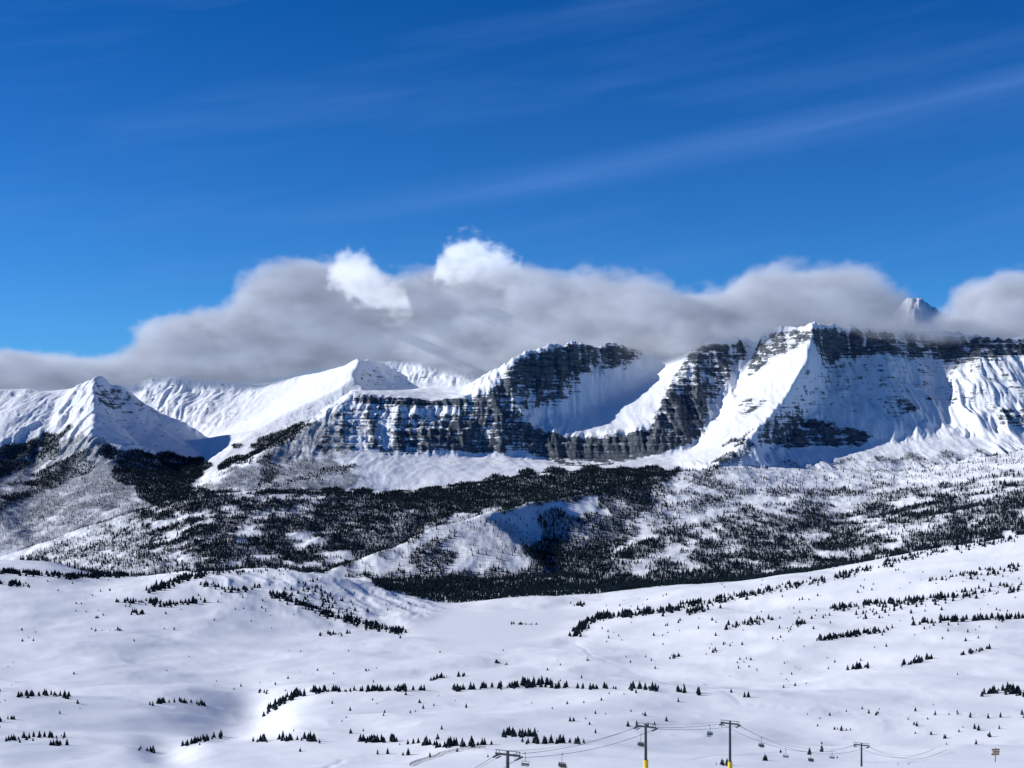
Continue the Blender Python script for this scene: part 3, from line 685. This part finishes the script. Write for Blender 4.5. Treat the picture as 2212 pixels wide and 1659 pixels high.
# wooden trail sign on the near slope
x,y=(2150-B0)/F*255,255.; g=float(ground(x,y)); mWood=simple('sign_wood',(.30,.14,.05),.8); mPost=simple('post_wood',(.12,.08,.05),.9); mLet=simple('cream_paint',(.6,.5,.3),.8)
e=empty('trail_sign',(x,y,g),.1)
vs,fs=[],[]; tube(vs,fs,(0,0,-.4),(0,0,2.6),.08,.07,10); part('post',vs,fs,mPost,e)
vs,fs=[],[]
for i,(w,o) in enumerate(((1.5,0.02),(1.35,.1),(1.5,-.05))): box(vs,fs,(o,-.12,2.3-i*.42),(w,.06,.34))
part('boards',vs,fs,mWood,e,.02)
vs,fs=[],[]
for i in range(3): box(vs,fs,(0,-.156,2.3-i*.42),(1.0,.008,.07))
part('lettering_band',vs,fs,mLet,e)

# snow fence curving along the foreground
fp=[]
for b,a in ((885,1656),(910,1645),(950,1632),(1000,1622),(1060,1618)):
    L=locate(b,a); 
    if L: fp.append(L)
if len(fp)>2:
    vs,fs=[],[]; vr,fr_=[],[]
    dens=[]
    for i in range(len(fp)-1):
        L=math.hypot(fp[i+1][0]-fp[i][0],fp[i+1][1]-fp[i][1]); n=max(2,int(L/3))
        for k in range(n): t=k/n; dens.append((fp[i][0]*(1-t)+fp[i+1][0]*t,fp[i][1]*(1-t)+fp[i+1][1]*t))
    Pq=[Vector((a_,b_,float(ground(a_,b_)))) for a_,b_ in dens]
    e=empty('snow_fence',(0,0,0))
    for q in Pq: tube(vs,fs,q-Vector((0,0,.3)),q+Vector((0,0,1.5)),.07,.07,6)
    for q,w in zip(Pq[:-1],Pq[1:]):
        for h_ in (.5,.9,1.3): tube(vr,fr_,q+Vector((0,0,h_)),w+Vector((0,0,h_)),.09,.09,4)
    part('posts',vs,fs,mPost,e); part('rails',vr,fr_,mPost,e)

# ---------------------------------------------------------------- sky, sun, camera
w=bpy.data.worlds.new('World'); scene.world=w; w.use_nodes=True; nt=w.node_tree; bg=nt.nodes['Background']
sky=N(nt,'ShaderNodeTexSky',sky_type='NISHITA'); sky.sun_disc=False; sky.sun_elevation=math.asin(SUN.z); sky.sun_rotation=math.atan2(SUN.x,SUN.y)
sky.altitude=2500; sky.air_density=1.0; sky.dust_density=.1; sky.ozone_density=3.0
tc=N(nt,'ShaderNodeTexCoord'); sp=N(nt,'ShaderNodeSeparateXYZ'); nt.links.new(tc.outputs['Generated'],sp.inputs[0])
tcol=mixc(nt,MR(nt,sp.outputs[2],.08,.32),(.22,.64,1.10),(.03,.44,.95))
tcol=mixc(nt,MR(nt,sp.outputs[2],.32,.85),tcol,(.03,.24,.55))   # high-altitude sky deepens towards the zenith
tint=N(nt,'ShaderNodeMix',data_type='RGBA',blend_type='MULTIPLY'); tint.inputs[0].default_value=1; nt.links.new(sky.outputs[0],tint.inputs[6]); nt.links.new(tcol,tint.inputs[7])
# thin cirrus streaks
ys=MA(nt,'MAXIMUM',sp.outputs[1],.05)
az=MA(nt,'DIVIDE',sp.outputs[0],ys); el=MA(nt,'DIVIDE',sp.outputs[2],ys)
cross=MA(nt,'SUBTRACT',el,MA(nt,'MULTIPLY_ADD',az,.165,MA(nt,'MULTIPLY',MA(nt,'MULTIPLY',az,az),.10)))
cmb=N(nt,'ShaderNodeCombineXYZ'); nt.links.new(MA(nt,'MULTIPLY',az,3.0),cmb.inputs[0]); nt.links.new(MA(nt,'MULTIPLY',cross,26.0),cmb.inputs[1])
n1=noise(nt,cmb.outputs[0],1.0,5,.55)
c2_=N(nt,'ShaderNodeCombineXYZ'); nt.links.new(MA(nt,'MULTIPLY',az,6.0),c2_.inputs[0]); nt.links.new(MA(nt,'MULTIPLY',cross,60.0),c2_.inputs[1]); n2=noise(nt,c2_.outputs[0],1.0,4,.5)
band=MA(nt,'SUBTRACT',1.0,MA(nt,'DIVIDE',MA(nt,'ABSOLUTE',MA(nt,'SUBTRACT',cross,.184)),.016),clamp=True)
band=MA(nt,'MULTIPLY',MA(nt,'MULTIPLY',band,MR(nt,az,-.25,.12)),n2)
cf=MA(nt,'ADD',MA(nt,'MULTIPLY',MR(nt,n1,.48,.80),MA(nt,'MULTIPLY',n2,.34)),MA(nt,'MULTIPLY',band,.46),clamp=True)
lo_=MR(nt,sp.outputs[1],0.,.3); cf=MA(nt,'MULTIPLY',cf,lo_)
mx=N(nt,'ShaderNodeMix',data_type='RGBA'); nt.links.new(cf,mx.inputs[0]); nt.links.new(tint.outputs[2],mx.inputs[6]); mx.inputs[7].default_value=(1.5,3.0,7.4,1)
nt.links.new(mx.outputs[2],bg.inputs['Color']); bg.inputs['Strength'].default_value=.11
sl=bpy.data.lights.new('sun','SUN'); sl.energy=5.0; sl.angle=math.radians(.5); sl.color=(1,.985,.96); so=bpy.data.objects.new('sun',sl); scene.collection.objects.link(so)
so.rotation_euler=SUN.to_track_quat('Z','Y').to_euler(); so.location=(0,0,500)
cd=bpy.data.cameras.new('camera'); cam=bpy.data.objects.new('camera',cd); scene.collection.objects.link(cam); scene.camera=cam
cam.location=(0,0,0); cam.rotation_euler=(math.radians(90),0,0); cd.sensor_width=36; cd.lens=36*F/2212; cd.shift_y=120.5/2212; cd.clip_start=.5; cd.clip_end=80000
print('done',time.time()-T0)
